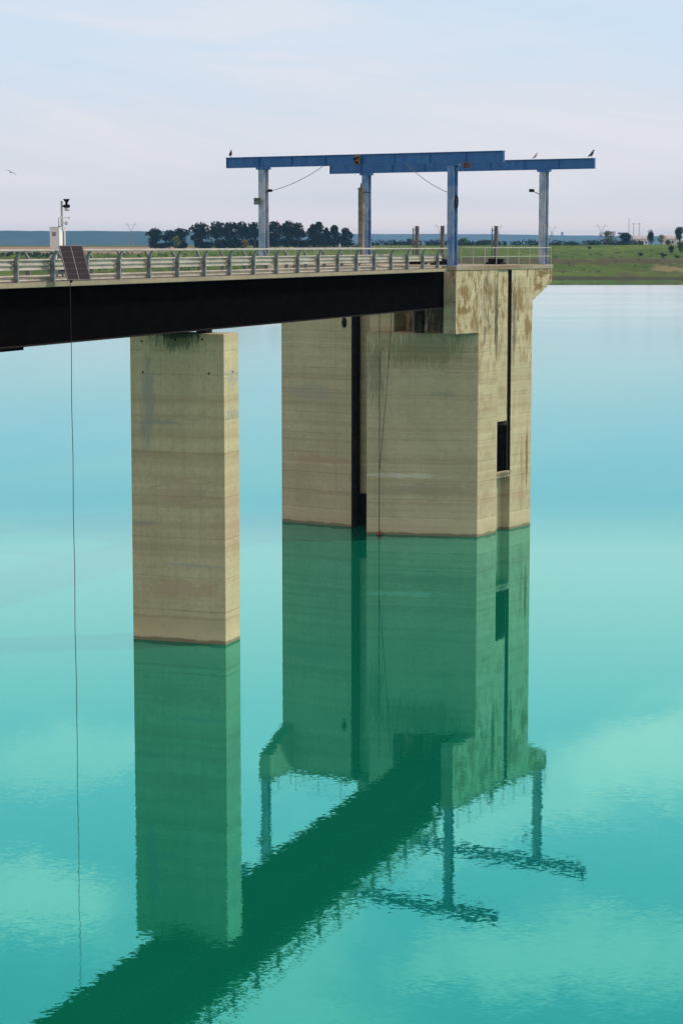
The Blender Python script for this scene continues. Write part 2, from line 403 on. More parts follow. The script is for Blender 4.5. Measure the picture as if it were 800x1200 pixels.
def hill(x, y):
    a = 84 * math.exp(-((y - 12200) / 1000.) ** 2) * (1 - sm(-900, 400, x)) * (1 + .07 * fbm(x / 700., 2))
    a *= 1 + .03 * fbm(x / 80., y / 200.)
    b_ = 98 * math.exp(-((y - 19000) / 1500.) ** 2) * (1 + .15 * fbm(x / 2200., 5)) * (1 - .12 * sm(800, 3500, x)) * (1 + .018 * fbm(x / 110., y / 200.))
    return 12 + max(a, b_) + min(a, b_) * .2
def hill_mat():
    m, g, b = mat('hill_woodland'); p = g.geo('Position')
    n1 = g.noise(g.vm('MULTIPLY', p, (.0022, .001, .012)), 1, 7, .7); n2 = g.noise(g.vm('MULTIPLY', p, (.011, .004, .04)), 1, 5, .7)
    col = g.mix(g.ramp(n1, .45, .65), (.012, .040, .040), (.03, .065, .05))  # blue in the woods' colour stands in for part of the distance haze
    col = g.mix(g.m('MULTIPLY', g.ramp(n2, .62, .75), .4), col, (.15, .13, .10))
    g.put(b.inputs['Base Color'], col); b.inputs['Roughness'].default_value = 1; b.inputs['Specular IOR Level'].default_value = 0
    return m
grid('hills', spread(-9500, 9500, -3600, 3600, 30, 300), spread(9000, 22000, 11000, 13000, 180, 350), hill, hill_mat(), label='low blue wooded hills along the horizon', cat='hills')

# ------------------------------------------------------------------ pier
pu, pv = (99.73 + 101.6) / 2, (-46.95 - 41.84) / 2
pier = thing('bridge_pier', 'tall rectangular concrete pier standing in the water under the dark bridge', 'pier', uv(pu, pv), -AZ)
MB().box((-2.56, -.97, -6), (2.56, .97, 15.62)).build('pier_shaft', pier_mat, pier, bevel=.04)
for hx, hz in ((-1.85, 13.65), (1.75, 13.65), (-1.9, 15.2), (1.4, 15.35), (-.05, 15.3)):
    MB().tube([(hx, -.985, hz), (hx, -.955, hz)], .055, 10).build('tie_hole', black_mat, pier)
MB().tube([(2.575, .15, 13.7), (2.55, .15, 13.7)], .05, 10).build('tie_hole', black_mat, pier)

# ------------------------------------------------------------------ bridge  (local x = across, y = along; origin at u=110, v=-44.15)
BU, BV = 110., -44.15
def bl(u, v, z): return (v - BV, u - BU, z)
BO = uv(BU, BV)
bridge = thing('access_bridge', 'narrow bridge with a deep black steel girder and pale deck edge leading to the tower', 'bridge', BO, -AZ)
U0, U1 = 12., 142.9
MB().box(bl(U0, -46.05, 15.86), bl(U1, -42.95, 18.24)).build('girder', girder_mat, bridge)
fl = MB(); fl.box(bl(U0, -46.15, 15.79), bl(U1 - .05, -42.85, 15.857)); fl.build('bottom_flange', flange_mat, bridge)
sp = MB(); sp.box(bl(78.9, -46.0, 15.66), bl(80.9, -42.95, 15.787))
sp.build('splice_plate', girder_mat, bridge)
# skewed end of the deck against the tower platform (tower front line local y=0)
def deck_end(v):
    # point on line tw(x,-3.0) at lateral v
    best = None
    p0, p1 = tw(-16, -.03), tw(0, -.03)
    a, b_ = p0.dot(V), p1.dot(V); t = (v - a) / (b_ - a); q = p0.lerp(p1, t); return q.dot(U)
def deck_prism(v0, v1, z0, z1, ua, name, mt, endf=None):
    e0, e1 = (deck_end(v0), deck_end(v1)) if endf is None else (endf, endf)
    pts = [bl(ua, v0, 0)[:2], bl(ua, v1, 0)[:2], bl(e1, v1, 0)[:2], bl(e0, v0, 0)[:2]]
    return MB().poly_prism(pts, z0, z1).build(name, mt, bridge)
deck_prism(-46.02, -42.32, 18.243, 18.39, U0, 'deck_slab', asphalt, 138.2)
deck_prism(-42.317, -42.05, 18.27, 18.47, U0, 'kerb', deck_conc, 137.95)
deck_prism(-46.29, -46.023, 18.27, 18.47, U0, 'kerb', deck_conc, 138.6)
plinth_mat = simple('shaded_plinth', (.035, .032, .02), .95, var=.5, scale=2, spec=.05)  # plinths take the dark tone painted for the recess shade
for vv in (-43.3, -45.3):
    MB().box(bl(100.25, vv - .25, 15.622), bl(101.1, vv + .25, 15.786)).build('bearing', dark_steel, bridge)
    MB().box(bl(142.2, vv - .25, 14.03), bl(142.8, vv + .25, 15.6)).build('bearing_plinth', plinth_mat, bridge)
    MB().box(bl(142.25, vv - .2, 15.603), bl(142.75, vv + .2, 15.786)).build('bearing', dark_steel, bridge)

# guardrails ---------------------------------------------------------
POST0, STEP = 79.0, 3.2
def x_of(u, v):
    p = uv(u, v); return 400 + 2569 * p.x / p.y
def wbeam(v0, sgn, z0, z1, d, ua, ub, waves):
    """corrugated beam: profile in (v,z), extruded along u"""
    k = waves * 8; prof = []
    for i in range(k + 1):
        t = i / k; prof.append((v0 + sgn * d * .5 * (1 - math.cos(2 * PI * t * waves)) , z0 + (z1 - z0) * t))
    pts = prof + [(a - sgn * .012, b) for a, b in prof[::-1]]
    return MB().side_prism([(a - BV, b) for a, b in pts], 'y', ua - BU, ub - BU)
def guardrail(vc, sgn, label, ue, phase):
    g = thing('guardrail', label, 'guardrail', BO + V * (vc - BV) + Vector((0, 0, 18.47)), -AZ, 'guardrails along the bridge')
    off = Vector((-(vc - BV), 0, -18.47))
    def fix(o): o.location = off; return o
    u = phase; us = []
    while u < ue - .2: us.append(u); u += STEP
    proto = None
    for u in us:
        if proto is None:
            m = MB(); pr = [(0, 18.47), (.0, 19.34), (.05, 19.54), (.12, 19.74)]
            dep = [.20, .20, .14, .06]
            inner = [(vc - BV + sgn * (a - dd), z) for (a, z), dd in zip(pr, dep)]; outer = [(vc - BV + sgn * a, z) for a, z in pr]
            m.side_prism(inner + outer[::-1], 'y', u - BU - .012, u - BU + .012)        # web
            for line, w_ in ((outer, .055), (inner, .045)):
                pts = line + [(a - sgn * (.014 if line is outer else -.014), z) for a, z in line[::-1]]
                m.side_prism(pts, 'y', u - BU - w_, u - BU + w_)
            m.box((vc - BV - sgn * .32 if sgn > 0 else vc - BV - .02, u - BU - .12, 18.472), (vc - BV + .02 if sgn > 0 else vc - BV + .32, u - BU + .12, 18.495))
            proto = fix(m.build('post', post_mat, g)); pu0 = u
        else:
            c = proto.copy(); C.objects.link(c); c.parent = g; c.location = off + Vector((0, u - pu0, 0))
    a, b_ = 20., ue
    vi = vc - sgn * .21
    fix(wbeam(vi, -sgn, 18.96, 19.37, .085, a, b_, 2).build('crash_beam', rail_mat, g, smooth=True))
    fix(wbeam(vi, -sgn, 18.52, 18.655, .06, a, b_, 1).build('lower_rail', rail_mat, g, smooth=True))
    t = MB(); t.tube([bl(a, vc + sgn * .13, 19.765), bl(b_, vc + sgn * .13, 19.765)], .05, 10)
    fix(t.build('handrail', rail_mat, g, smooth=True))
    return g
guardrail(-42.12, 1, 'pale galvanised guardrail along the near edge of the bridge deck', 138.0, 79.0 - 16 - 3.2 * 1)
guardrail(-46.20, -1, 'guardrail along the far edge of the bridge deck, seen dark behind the near one', 138.8, 79.0 - 16 - 1.2)

# ------------------------------------------------------------------ intake tower (local frame: x right, y away along the right face)
tower = thing('intake_tower', 'massive concrete intake tower with corbelled platform rising from the lake at the bridge end', 'tower', TO, -AT)
XL = -16.1
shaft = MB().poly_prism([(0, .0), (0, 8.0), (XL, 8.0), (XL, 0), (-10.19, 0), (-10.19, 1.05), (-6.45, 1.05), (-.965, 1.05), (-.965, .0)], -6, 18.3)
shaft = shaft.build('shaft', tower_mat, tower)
cut(shaft, [((-.65, 2.81, -8), (1, 4.78, 3.78)), ((-3.6, 2.815, 3.779), (1.1, 4.775, 7.72)), ((-.65, 2.81, 7.719), (1, 4.78, 19)),
            ((-10.15, .5, -7), (-7.0, 3.4, 2.35))])
shaft.parent = tower
MB().poly_prism([(-.003, -.02), (-7.33, -2.62), (-7.33, 1.045), (-.003, 1.045)][::-1], -6, 14.02).build('front_block', block_mat, tower, bevel=.05)
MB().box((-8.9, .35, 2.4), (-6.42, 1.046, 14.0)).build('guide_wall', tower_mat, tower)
MB().box((-8.35, -.45, 14.023), (-6.42, 1.046, 18.295)).build('guide_wall', upper_mat, tower)
gr = MB(); gr.box((-10.185, .05, -5), (-10.03, .5, 18.2)).box((-10.185, .75, -5), (-10.08, 1.04, 18.2)); gr.box((-10.03, .2, -5), (-9.9, .3, 18.2))
gr.build('gate_guide', dark_steel, tower)
# wing walls toward the bridge
MB().side_prism([(-3.2, 14.05), (-3.2, 18.3), (-.003, 18.3), (-.003, 14.05)], 'x', -.96, 0.).build('wing_wall', upper_mat, tower, bevel=.03)
MB().side_prism([(-3.1, 16.8), (-3.1, 18.3), (-.003, 18.3), (-.003, 15.0)], 'x', XL, XL + .96).build('wing_wall', upper_mat, tower)
# corbels at the far end
for x0, x1 in ((-.96, 0.), (XL, XL + .96)):
    MB().side_prism([(8.003, 16.05), (8.003, 18.3), (11.05, 18.3), (11.05, 17.35)], 'x', x0, x1).build('corbel', upper_mat, tower, bevel=.03)
# platform slab
MB().poly_prism([(.06, -3.25), (.06, 11.1), (XL - .06, 11.1), (XL - .06, -3.15), (XL + 1.0, -3.15), (XL + 1.0, -.0), (-6.0, -.6), (-1.0, -1.0), (-1.0, -3.25)], 18.304, 18.60).build('platform_slab', coping_mat, tower, bevel=.03)
# infill panel, opening frame and sill in the right-hand slot
MB().box((-.5, 2.815, 7.75), (-.10, 4.42, 18.29)).build('slot_panel', upper_mat, tower)
MB().box((-.13, 4.63, 3.9), (.02, 4.775, 18.28)).build('slot_guide', dark_steel, tower)
MB().box((-1.2, 2.82, 3.80), (.02, 4.77, 4.22)).build('sill', upper_mat, tower, bevel=.02)
gr = MB()
for k in range(4): gr.box((-.3, 2.95 + k * .38, 7.3), (-.22, 3.03 + k * .38, 7.9))
gr.box((-.33, 2.83, 7.62), (-.2, 4.4, 7.72)); gr.build('screen_bar', dark_steel, tower)
MB().box((-1.6, 2.83, 4.23), (-.2, 4.62, 7.40)).build('opening_shade', girder_mat, tower)  # matte black block stands in for the shade inside the opening
MB().box((-10.1, 1.06, -5), (-7.05, 1.3, 2.3)).build('gate_leaf', black_mat, tower)
MB().ball((-10.75, -.06, 14.55), .2, 2, (1, .6, 1.9)).build('drain_outlet', black_mat, tower)

# gantry frames --------------------------------------------------------
def hcol(m, x, y, z0, z1, w=.50, d=.56, t=.05):
    m.box((x - w / 2, y - d / 2, z0), (x + w / 2, y - d / 2 + t, z1))
    m.box((x - w / 2, y + d / 2 - t, z0), (x + w / 2, y + d / 2, z1))
    m.box((x - .03, y - d / 2 + t + .001, z0), (x + .03, y + d / 2 - t - .001, z1))
def portal(y, xa, xb, x0, x1, label, zb, mats):
    g = thing('gantry_frame', label, 'gantry', tw((xa + xb) / 2, y, 18.6), -AT, 'blue gantry frames on the tower')
    ox = (xa + xb) / 2
    for x, mt in ((xa, mats[0]), (xb, mats[1])):
        m = MB(); hcol(m, x - ox, 0, .03, zb - 18.6 - .16); c = m.build('column', mt, g)
        MB().box((x - ox - .36, -.38, .002), (x - ox + .36, .38, .028)).build('base_plate', col_blue, c)
        cp = MB(); cp.box((x - ox - .42, -.33, zb - 18.6 - .158), (x - ox + .42, .33, zb - 18.6 - .003)); cp.build('cap_plate', beam_blue, c)
    b = MB(); z0 = zb - 18.6; z1 = z0 + .74; hx = .18
    b.box((x0 - ox, -hx, z0), (x1 - ox, hx, z0 + .04)); b.box((x0 - ox, -hx - .02, z1 - .04), (x1 - ox, hx + .02, z1)); b.box((x0 - ox, -.09, z0 + .041), (x1 - ox, .09, z1 - .041))
    k = x0 + .02
    while k < x1: b.box((k - ox - .012, -hx + .01, z0 + .042), (k - ox + .012, -.091, z1 - .042)); k += (x1 - x0 - .04) / 8 - 1e-4
    bm_ = b.build('beam', beam_blue, g)
    return g
gF = portal(-2.85, -15.67, -.5, -18.75, 3.35, 'nearer blue steel gantry frame with a long top beam over two columns', 25.40, (col_pale, col_blue))
gB = portal(10.6, -15.4, -.5, -18.6, 3.5, 'farther blue steel gantry frame, its beam lower and shifted right in view', 25.36, (col_blue, col_pale))

# hoist trolley on the near beam
hz = 25.40
t = thing('hoist_trolley', 'brownish hoist trolley clamped to the front of the near blue beam', 'hoist', tw(-7.75, -3.1, hz), -AT)
MB().box((-.24, -.16, .06), (.24, .0, .66), bev=.03).build('housing', simple('hoist_tan', (.16, .11, .05), .8, var=.5, scale=7), t)
MB().tube([(-.12, -.2, .42), (-.12, -.165, .42)], .12, 14).build('wheel', black_mat, t)
MB().tube([(.12, -.2, .5), (.12, -.165, .5)], .08, 14).build('wheel', black_mat, t)
MB().box((-.1, -.19, .1), (.14, -.162, .26)).build('motor', black_mat, t)
t = thing('cable_clamp', 'small rusty clamp plate on the near beam beside its right column', 'clamp', tw(.62, -3.08, hz), -AT)
m = MB(); m.box((-.14, -.12, -.36), (.34, .0, .02)); [m.box((-.12 + k * .14, -.16, -.33), (-.06 + k * .14, -.121, -.02)) for k in range(3)]
m.build('plate', simple('rust_plate', (.14, .06, .045), .9, var=.4, scale=8), t)
for k, x in enumerate((-1.2 + 4.2, 3.0 - 1.9)): pass

# floodlight, camera, coil
t = thing('floodlight', 'square grey floodlight bracketed to the leftmost blue column', 'floodlight', tw(-15.67, -3.14, 23.05), -AT)
MB().bar((0, 0, .0), (-.1, -.25, 0), .06).build('bracket', dark_steel, t)
MB().box((-.32, -.5, -.24), (.18, -.26, .22), bev=.03).build('housing', simple('lamp_grey', (.05, .075, .06), .6), t)
MB().box((-.28, -.512, -.19), (.14, -.502, .0)).build('lens', simple('lamp_glass', (.14, .17, .14), .3), t)
t = thing('surveillance_camera', 'small dark camera on an arm from the rightmost blue column', 'camera', tw(-.75, 10.4, 23.75), -AT)
MB().bar((0, 0, -.15), (-.5, -.1, .1), .05).build('arm', dark_steel, t)
MB().box((-.72, -.3, .02), (-.42, .05, .24), bev=.04).build('body', black_mat, t)
t = thing('surveillance_camera', 'small dark camera on an arm from the leftmost blue column at the cable end', 'camera', tw(-15.4, -3.0, 23.75), -AT)
MB().bar((0, 0, -.1), (.35, -.1, 0), .05).build('arm', dark_steel, t)
MB().box((.3, -.28, -.07), (.62, .0, .12), bev=.04).build('body', black_mat, t)
m = MB(); c0 = Vector((0, 0, 0))
for k in range(4): m.tube([(.02 * k - .03, .19 * math.cos(a), .42 * math.sin(a)) for a in [i * 2 * PI / 20 for i in range(21)]], .018, 6)
o = m.build('cable_coil', black_mat); o.location = tw(-.2, -2.85, 22.85); o.rotation_euler = (0, 0, -AT)
tag(o, 'coil of black cable hung on the front right blue column', 'cable')
def sag(p, q, s, n=14): return [Vector(p).lerp(Vector(q), i / n) - Vector((0, 0, s * 4 * (i / n) * (1 - i / n))) for i in range(n + 1)]
cable_mat = simple('grey_cable', (.20, .20, .20), .7)
def cable(pts, r, label, mt=cable_mat, name='cable'):
    o0 = Vector(pts[0]); m = MB(); m.tube([Vector(p) - o0 for p in pts], r, 6)
    o = m.build(name, mt, smooth=True); o.location = o0; return tag(o, label, 'cable')
cable(sag(tw(-15.0, -3.05, 23.75), tw(-10.6, -3.05, 25.38), .22), .022, 'thin cable sagging from the leftmost column up to the beam')
cable(sag(tw(-.8, -3.1, 23.5), tw(-3.9, -3.05, 25.36), .18), .022, 'thin cable sagging from the beam to the front right column')

# platform railings ------------------------------------------------------
def railing(pts, name, label, group='pipe railings round the tower platform', step=1.75):
    g = thing(name, label, 'railing', tw(*pts[0][:2], 18.6), -AT, group)
    o = Vector((pts[0][0], pts[0][1], 18.6))
    h = MB(); md = MB(); posts = []
    for a, b_ in zip(pts, pts[1:]):
        a = Vector((*a, 0)); b_ = Vector((*b_, 0)); L = (b_ - a).length; n = max(1, round(L / step))
        posts += [a.lerp(b_, i / n) for i in range(n)]
    posts.append(Vector((*pts[-1], 0)))
    of = Vector((o.x, o.y, 0))
    h.tube([Vector((*p, 1.2)) - of for p in pts], .028, 8); md.tube([Vector((*p, .60)) - of for p in pts], .022, 8)
    h.build('top_rail', pipe_mat, g, smooth=True); md.build('mid_rail', pipe_mat, g, smooth=True)
    p0 = None
    for p in posts:
        q = p - of
        if p0 is None:
            p0 = MB().tube([(0, 0, .002), (0, 0, 1.18)], .026, 8).box((-.06, -.06, .001), (.06, .06, .015)).build('post', pipe_mat, g, loc=q)
        else:
            c = p0.copy(); C.objects.link(c); c.parent = g; c.location = q
    return g
railing([(-.06, -2.4), (-.06, 10.95)], 'railing', 'thin pipe railing along the right edge of the tower platform')
railing([(XL + 1.2, -.10), (-8.9, -.32)], 'railing', 'thin pipe railing along the front left edge of the tower platform')
railing([(XL + .1, -2.4), (XL + .1, 10.95)], 'railing', 'thin pipe railing along the left edge of the tower platform')

# gate spindles and posts on the platform ----------------------------------
spindle_mat = simple('spindle_grey', (.10, .095, .10), .7, var=.35)
def spindle(x, y, h, label, double=True):
    t = thing('gate_spindle', label, 'gate hoist', tw(x, y, 18.6), -AT, 'gate spindles on the tower platform')
    MB().box((-.12, -.09, .3), (.12, .09, h)).build('spindle_cover', spindle_mat, t)
    if double:
        MB().tube([(-.38, .1, .25), (-.38, .1, h - .12)], .045, 8).bar((-.38, .1, h - .3), (0, .05, h - .3), .05).build('stem', spindle_mat, t)
    b = MB(); b.box((-.75, -.4, .002), (.6, .4, .14)).box((-.5, -.3, .142), (.35, .3, .42), bev=.03); b.tube([(.35, 0, .28), (.62, 0, .28)], .13, 10)
    b.build('gearbox', black_mat, t); return t
spindle(-3.6, 11.1 - 1.0 - .9, 2.75, 'dark twin gate spindle with gearbox behind the right platform railing')
spindle(-8.1, 5.6, 2.75, 'dark twin gate spindle between the second blue column and the front right column')
spindle(-4.6, 3.1, 2.72, 'single dark gate spindle just left of the front right blue column', False)
t = thing('concrete_post', 'tall weathered grey post with a pointed cap beside the second blue column', 'post', tw(-14.8, 8.9, 18.6), -AT)
MB().box((-.19, -.19, 0), (.19, .19, 5.5)).build('shaft', simple('post_concrete', (.15, .14, .115), .9, var=.4, scale=2), t, bevel=.02)
m = MB(); m.poly_prism([(-.21, -.21), (.21, -.21), (.21, .21), (-.21, .21)], 5.502, 5.62); m.tube([(0, 0, 5.621), (0, 0, 5.78), (0, 0, 6.0)], .1, 8, [.13, .1, .05]); m.build('cap', spindle_mat, t)
MB().bar((.19, 0, 5.3), (.62, .3, 5.3), .06).build('bracket', dark_steel, t)

# ------------------------------------------------------------------ solar panel, sensor mast, cabinet on the bridge
def solar_mat():
    m, g, b = mat('solar_cells'); p = g.coord(); x, y, z = g.sep(p)
    def line(v, n, w):
        f = g.m('FRACT', g.m('MULTIPLY', v, n)); d = g.m('MINIMUM', f, g.m('SUBTRACT', 1., f)); return g.ramp(d, w, w * .5)
    a = line(g.m('DIVIDE', x, 1.0), 2, .022); c = line(g.m('DIVIDE', y, 1.6), 6, .03)
    fn = g.noise(p, 5, 3)
    col = g.mix(fn, (.013, .009, .013), (.024, .018, .022))
    col = g.mix(g.m('MULTIPLY', a, .8), col, (.40, .37, .36)); col = g.mix(g.m('MULTIPLY', c, .45), col, (.20, .18, .18))
    g.put(b.inputs['Base Color'], col); b.inputs['Roughness'].default_value = .4; b.inputs['Specular IOR Level'].default_value = .12; return m
phi = R(60); nrm = Vector((math.cos(phi), -math.sin(phi), 0)); ex = Vector((math.sin(phi), math.cos(phi), 0))
ey = (Vector((0, 0, 1.36)) - nrm * .84).normalized(); ez = ex.cross(ey)
sp = Vector((0, 0, H)) + (Vector((-11.55, 92.55, 18.55)) - Vector((0, 0, H))) * .979
sol = thing('solar_panel', 'dark solar panel tilted outside the near guardrail', 'solar panel', sp)
mw = Matrix((ex, ey, ez)).transposed().to_4x4()
pn = MB().box((0, 0, -.035), (1.0, 1.6, 0)).build('cell_panel', solar_mat(), sol); pn.matrix_local = mw
fr = MB()
for a, b_ in (((-.03, -.03, -.04), (1.03, -.002, .012)), ((-.03, 1.602, -.04), (1.03, 1.63, .012)), ((-.03, 0, -.04), (-.002, 1.6, .012)), ((1.002, 0, -.04), (1.03, 1.6, .012))): fr.box(a, b_)
fo = fr.build('frame', simple('solar_frame', (.10, .09, .09), .5), sol); fo.matrix_local = mw
bk = MB(); m4 = mw
q0 = mw @ Vector((.5, 1.1, -.04)); q1 = mw @ Vector((.5, .2, -.04)); back = -nrm
bk.bar(q0, q0 - nrm * .25 + Vector((0, 0, -1.05)), .06); bk.bar(q1, q1 - nrm * .45, .06); bk.bar(q1 - nrm * .45, q0 - nrm * .25 + Vector((0, 0, -1.05)), .06)
for sx_ in (.55, .9):
    e0 = mw @ Vector((sx_, .5, -.04)); bk.bar(e0, e0 - V * .75 + Vector((0, 0, -.05)), .05)
bk.build('bracket', dark_steel, sol)
jb = MB().box((.25, .35, -.16), (.7, .75, -.045)).build('junction_box', black_mat, sol); jb.matrix_local = mw

sm_loc = uv(84.1, -42.72, 18.392)
mast = thing('sensor_mast', 'slim grey mast with black and white weather sensors behind the solar panel', 'mast', sm_loc, 0)
def rel(px, py, Y=None):
    """pixel of the photograph -> height/offset on the mast plane, used once for sizes"""
    Y = Y or sm_loc.y; return ((px - 400) / 2569 * Y - sm_loc.x, (287 - py) / 2569 * Y + H - sm_loc.z)
grey_pole = simple('mast_grey', (.30, .32, .32), .5, var=.15); white_p = simple('white_enclosure', (.72, .70, .66), .5, var=.06)
zt = rel(73, 236)[1]
MB().tube([(0, 0, .001), (0, 0, zt)], .045, 10).build('pole', grey_pole, mast, smooth=True)
MB().tube([(.11, .02, .001), (.11, .02, rel(0, 267)[1])], .025, 8).build('conduit', white_p, mast, smooth=True)
x_, z_ = rel(79, 242)
m = MB(); m.bar((0, 0, z_), (x_, 0, z_), .06); m.box((x_ - .13, -.1, z_ - .07), (x_ + .14, .1, z_ + .07), bev=.03)
m.tube([(x_, 0, z_ + .07), (x_, 0, z_ + .17), (x_, 0, z_ + .30)], .1, 12, [.05, .06, .15]); m.build('wind_sensor', black_mat, mast)
MB().tube([(x_ + .02, 0, z_ - .075), (x_ + .02, 0, z_ - .2)], .11, 12).build('camera_dome', simple('dome_grey', (.45, .45, .45), .3), mast, smooth=True)
for py, r_, xx in ((255.5, .05, 82), (261.5, .085, 79)):
    x_, z_ = rel(xx, py); m = MB(); m.bar((0, 0, z_), (x_, 0, z_), .035); m.box((-.06, -.06, z_ - .07), (.06, .06, z_ + .07))
    m.tube([(x_, 0, z_ + r_ * .8), (x_, 0, z_ - r_)], r_, 10); m.build('sensor', simple('sensor_white', (.6, .6, .58), .5), mast)
x_, z_ = rel(69, 265); m = MB(); m.bar((0, 0, z_ - .08), (x_, 0, z_), .05); m.tube([(x_ + .02, 0, z_), (x_ + .02, 0, z_ + .36)], .012, 6); m.build('antenna', black_mat, mast)
cab = thing('equipment_cabinet', 'white equipment cabinet with grey vent, left of the sensor mast', 'cabinet', uv(83.95, -42.95, 18.392), R(-20))
ch = rel(0, 267)[1]; cb = rel(0, 293)[1]
MB().box((-.20, -.16, cb), (.26, .14, ch), bev=.015).build('box', white_p, cab)
MB().box((-.22, -.18, ch + .001), (.28, .16, ch + .03)).build('lid', white_p, cab)
MB().box((-.08, -.172, ch - .36), (.10, -.162, ch - .18)).build('vent', simple('vent_grey', (.22, .21, .21), .7), cab)
MB().box((-.0, -.03, .001), (.07, .04, cb - .001)).build('stand', grey_pole, cab)
bx = thing('junction_box', 'small pale box on the crash beam left of the solar panel', 'box', uv(82.85, -42.52, 19.372), -AZ)
MB().box((-.08, -.2, 0), (.08, .2, .2), bev=.015).build('body', simple('box_grey', (.5, .5, .47), .6), bx)
MB().box((-.085, -.205, .201), (.085, .205, .22)).build('lid', grey_pole, bx)

rope_mat = simple('dark_rope', (.010, .010, .010), .9)
cx, cy = -11.45, 92.45
cable([(cx, cy, 18.6)] + [(cx + .012 * math.sin(z * 1.3), cy, z) for z in [17 - i * 1.2 for i in range(15)]] + [(cx, cy, -.5)], .015, 'long thin cable hanging from the bridge at the solar panel down to the water', rope_mat, 'hanging_cable')
def onB(x, off=.1):  # a point just in front of the front block at local x
    return tw(x, -.02 + 2.6 * x / 7.33 - off)
a = onB(-6.35, .25); r0 = a + Vector((0, 0, 15.7)); r1 = a + Vector((0, 0, .12))
cable([r0, r0.lerp(r1, .5) + Vector((.02, 0, 0)), r1], .022, 'straight dark rope hanging down the tower front to the red float', rope_mat, 'rope')
b0 = onB(-5.55, .22) + Vector((0, 0, 15.6)); kn = r0.lerp(r1, .72) + Vector((.03, -.05, 0))
cable([b0, b0.lerp(kn, .5) + Vector((.05, -.02, 0)), kn], .016, 'thin slanting rope joining the straight rope on the tower front', rope_mat, 'rope')
fb = thing('float_buoy', 'small red float on the water at the foot of the tower front', 'float', (r1.x + .02, r1.y - .12, 0))
MB().ball((0, 0, .09), .17, 3, (1, 1, .95)).build('ball', simple('float_red', (.22, .03, .02), .5), fb, smooth=True)
MB().tube([(0, 0, .24), (0, 0, .34)], .04, 8).build('eye', rope_mat, fb)
MB().tube([(0, 0, -.02), (0, 0, .02)], .172, 16).build('waterline_ring', black_mat, fb)

# ------------------------------------------------------------------ birds
def perched(loc, rz, label, mt, s=1.):
    m = MB(); path = [(-.42, 0, .10), (-.22, 0, .20), (-.05, 0, .32), (.05, 0, .46), (.10, 0, .58), (.13, 0, .66), (.20, 0, .68), (.30, 0, .67)]
    m.tube(path, .1, 10, [.02, .06, .12, .12, .07, .07, .05, .012])
    for sy in (-1, 1):
        m.tube([(.0, .04 * sy, .28), (.0, .045 * sy, .0)], .012, 5); m.tube([(-.02, .09 * sy, .42), (-.18, .10 * sy, .26), (-.34, .05 * sy, .14)], .03, 6, [.05, .05, .012])
    o = m.build('bird', mt, smooth=True); o.location = loc; o.rotation_euler = (0, 0, rz); o.scale = (s, s, s)
    return tag(o, label, 'bird', 'birds')
bird_dark = simple('bird_dark', (.02, .02, .022), .7); bird_pale = simple('bird_pale', (.45, .40, .38), .7)
perched(tw(-18.45, -2.85, 26.14), R(80), 'dark bird perched upright on the left end of the near blue beam', bird_dark, .75)
perched(tw(3.25, 10.6, 26.10), R(20), 'dark bird perched on the right end of the far blue beam', bird_dark, .8)
perched(tw(-1.2, 10.6, 26.10), R(0), 'pale bird perched on the far blue beam above its right column', bird_pale, .65)
m = MB(); m.tube([(-.28, 0, 0), (-.14, 0, .01), (.05, 0, .02), (.2, 0, .03), (.3, 0, .02)], .05, 8, [.01, .05, .075, .05, .012])
for sy in (-1, 1):
    vv = [m.bm.verts.new(c) for c in ((.12, .04 * sy, .04), (.14, .35 * sy, .10), (.02, .75 * sy, .02), (-.03, .38 * sy, .085), (-.08, .04 * sy, .03))]; top = m.bm.faces.new(vv)
    ext = bmesh.ops.extrude_face_region(m.bm, geom=[top]); bmesh.ops.translate(m.bm, verts=[e for e in ext['geom'] if isinstance(e, bmesh.types.BMVert)], vec=(0, 0, -.015))
o = m.build('bird', simple('bird_flying', (.06, .06, .065), .7)); o.location = (-15.0 * 120 / 100, 120, 20 + 84 / 2569 * 120); o.rotation_euler = (R(25), R(0), R(75)); o.scale = (.5,) * 3
tag(o, 'small bird flying in the open sky at far left', 'bird', 'birds')

# ------------------------------------------------------------------ trees
rng = random.Random(11)
def leaf_cloud(m, lobes, per, size, rnd, flat=1.):
    bm = m.bm
    for (cx, cy, cz, rx, ry, rz) in lobes:
        for _ in range(per):
            d = Vector((rnd.gauss(0, 1), rnd.gauss(0, 1), rnd.gauss(0, 1))).normalized()
            rad = rnd.uniform(.45, 1.0) ** .5 * rnd.uniform(.88, 1.12)
            c = Vector((cx + d.x * rx * rad, cy + d.y * ry * rad, cz + d.z * rz * rad))
            n = (d + Vector((rnd.gauss(0, .6), rnd.gauss(0, .6), rnd.gauss(0, .6)))).normalized()
            a = n.orthogonal().normalized(); a.rotate(Matrix.Rotation(rnd.uniform(0, 6.28), 3, n)); b_ = n.cross(a)
            s = size * rnd.uniform(.6, 1.3)
            bm.faces.new([bm.verts.new(c + a * s * .6), bm.verts.new(c + b_ * s * .45), bm.verts.new(c - a * s * .6), bm.verts.new(c - b_ * s * .45)])
bark = simple('bark', (.06, .045, .032), .95, var=.4)
pine_leaf = foliage('pine_needles', (.003, .009, .005), (.008, .017, .007))
dark_leaf = foliage('dark_leaves', (.008, .020, .010), (.020, .040, .014))
pale_leaf = foliage('spring_leaves', (.11, .14, .045), (.16, .17, .07))
green_leaf = foliage('green_leaves', (.04, .085, .016), (.06, .12, .025))
gold_leaf = foliage('golden_leaves', (.26, .14, .02), (.18, .12, .025))
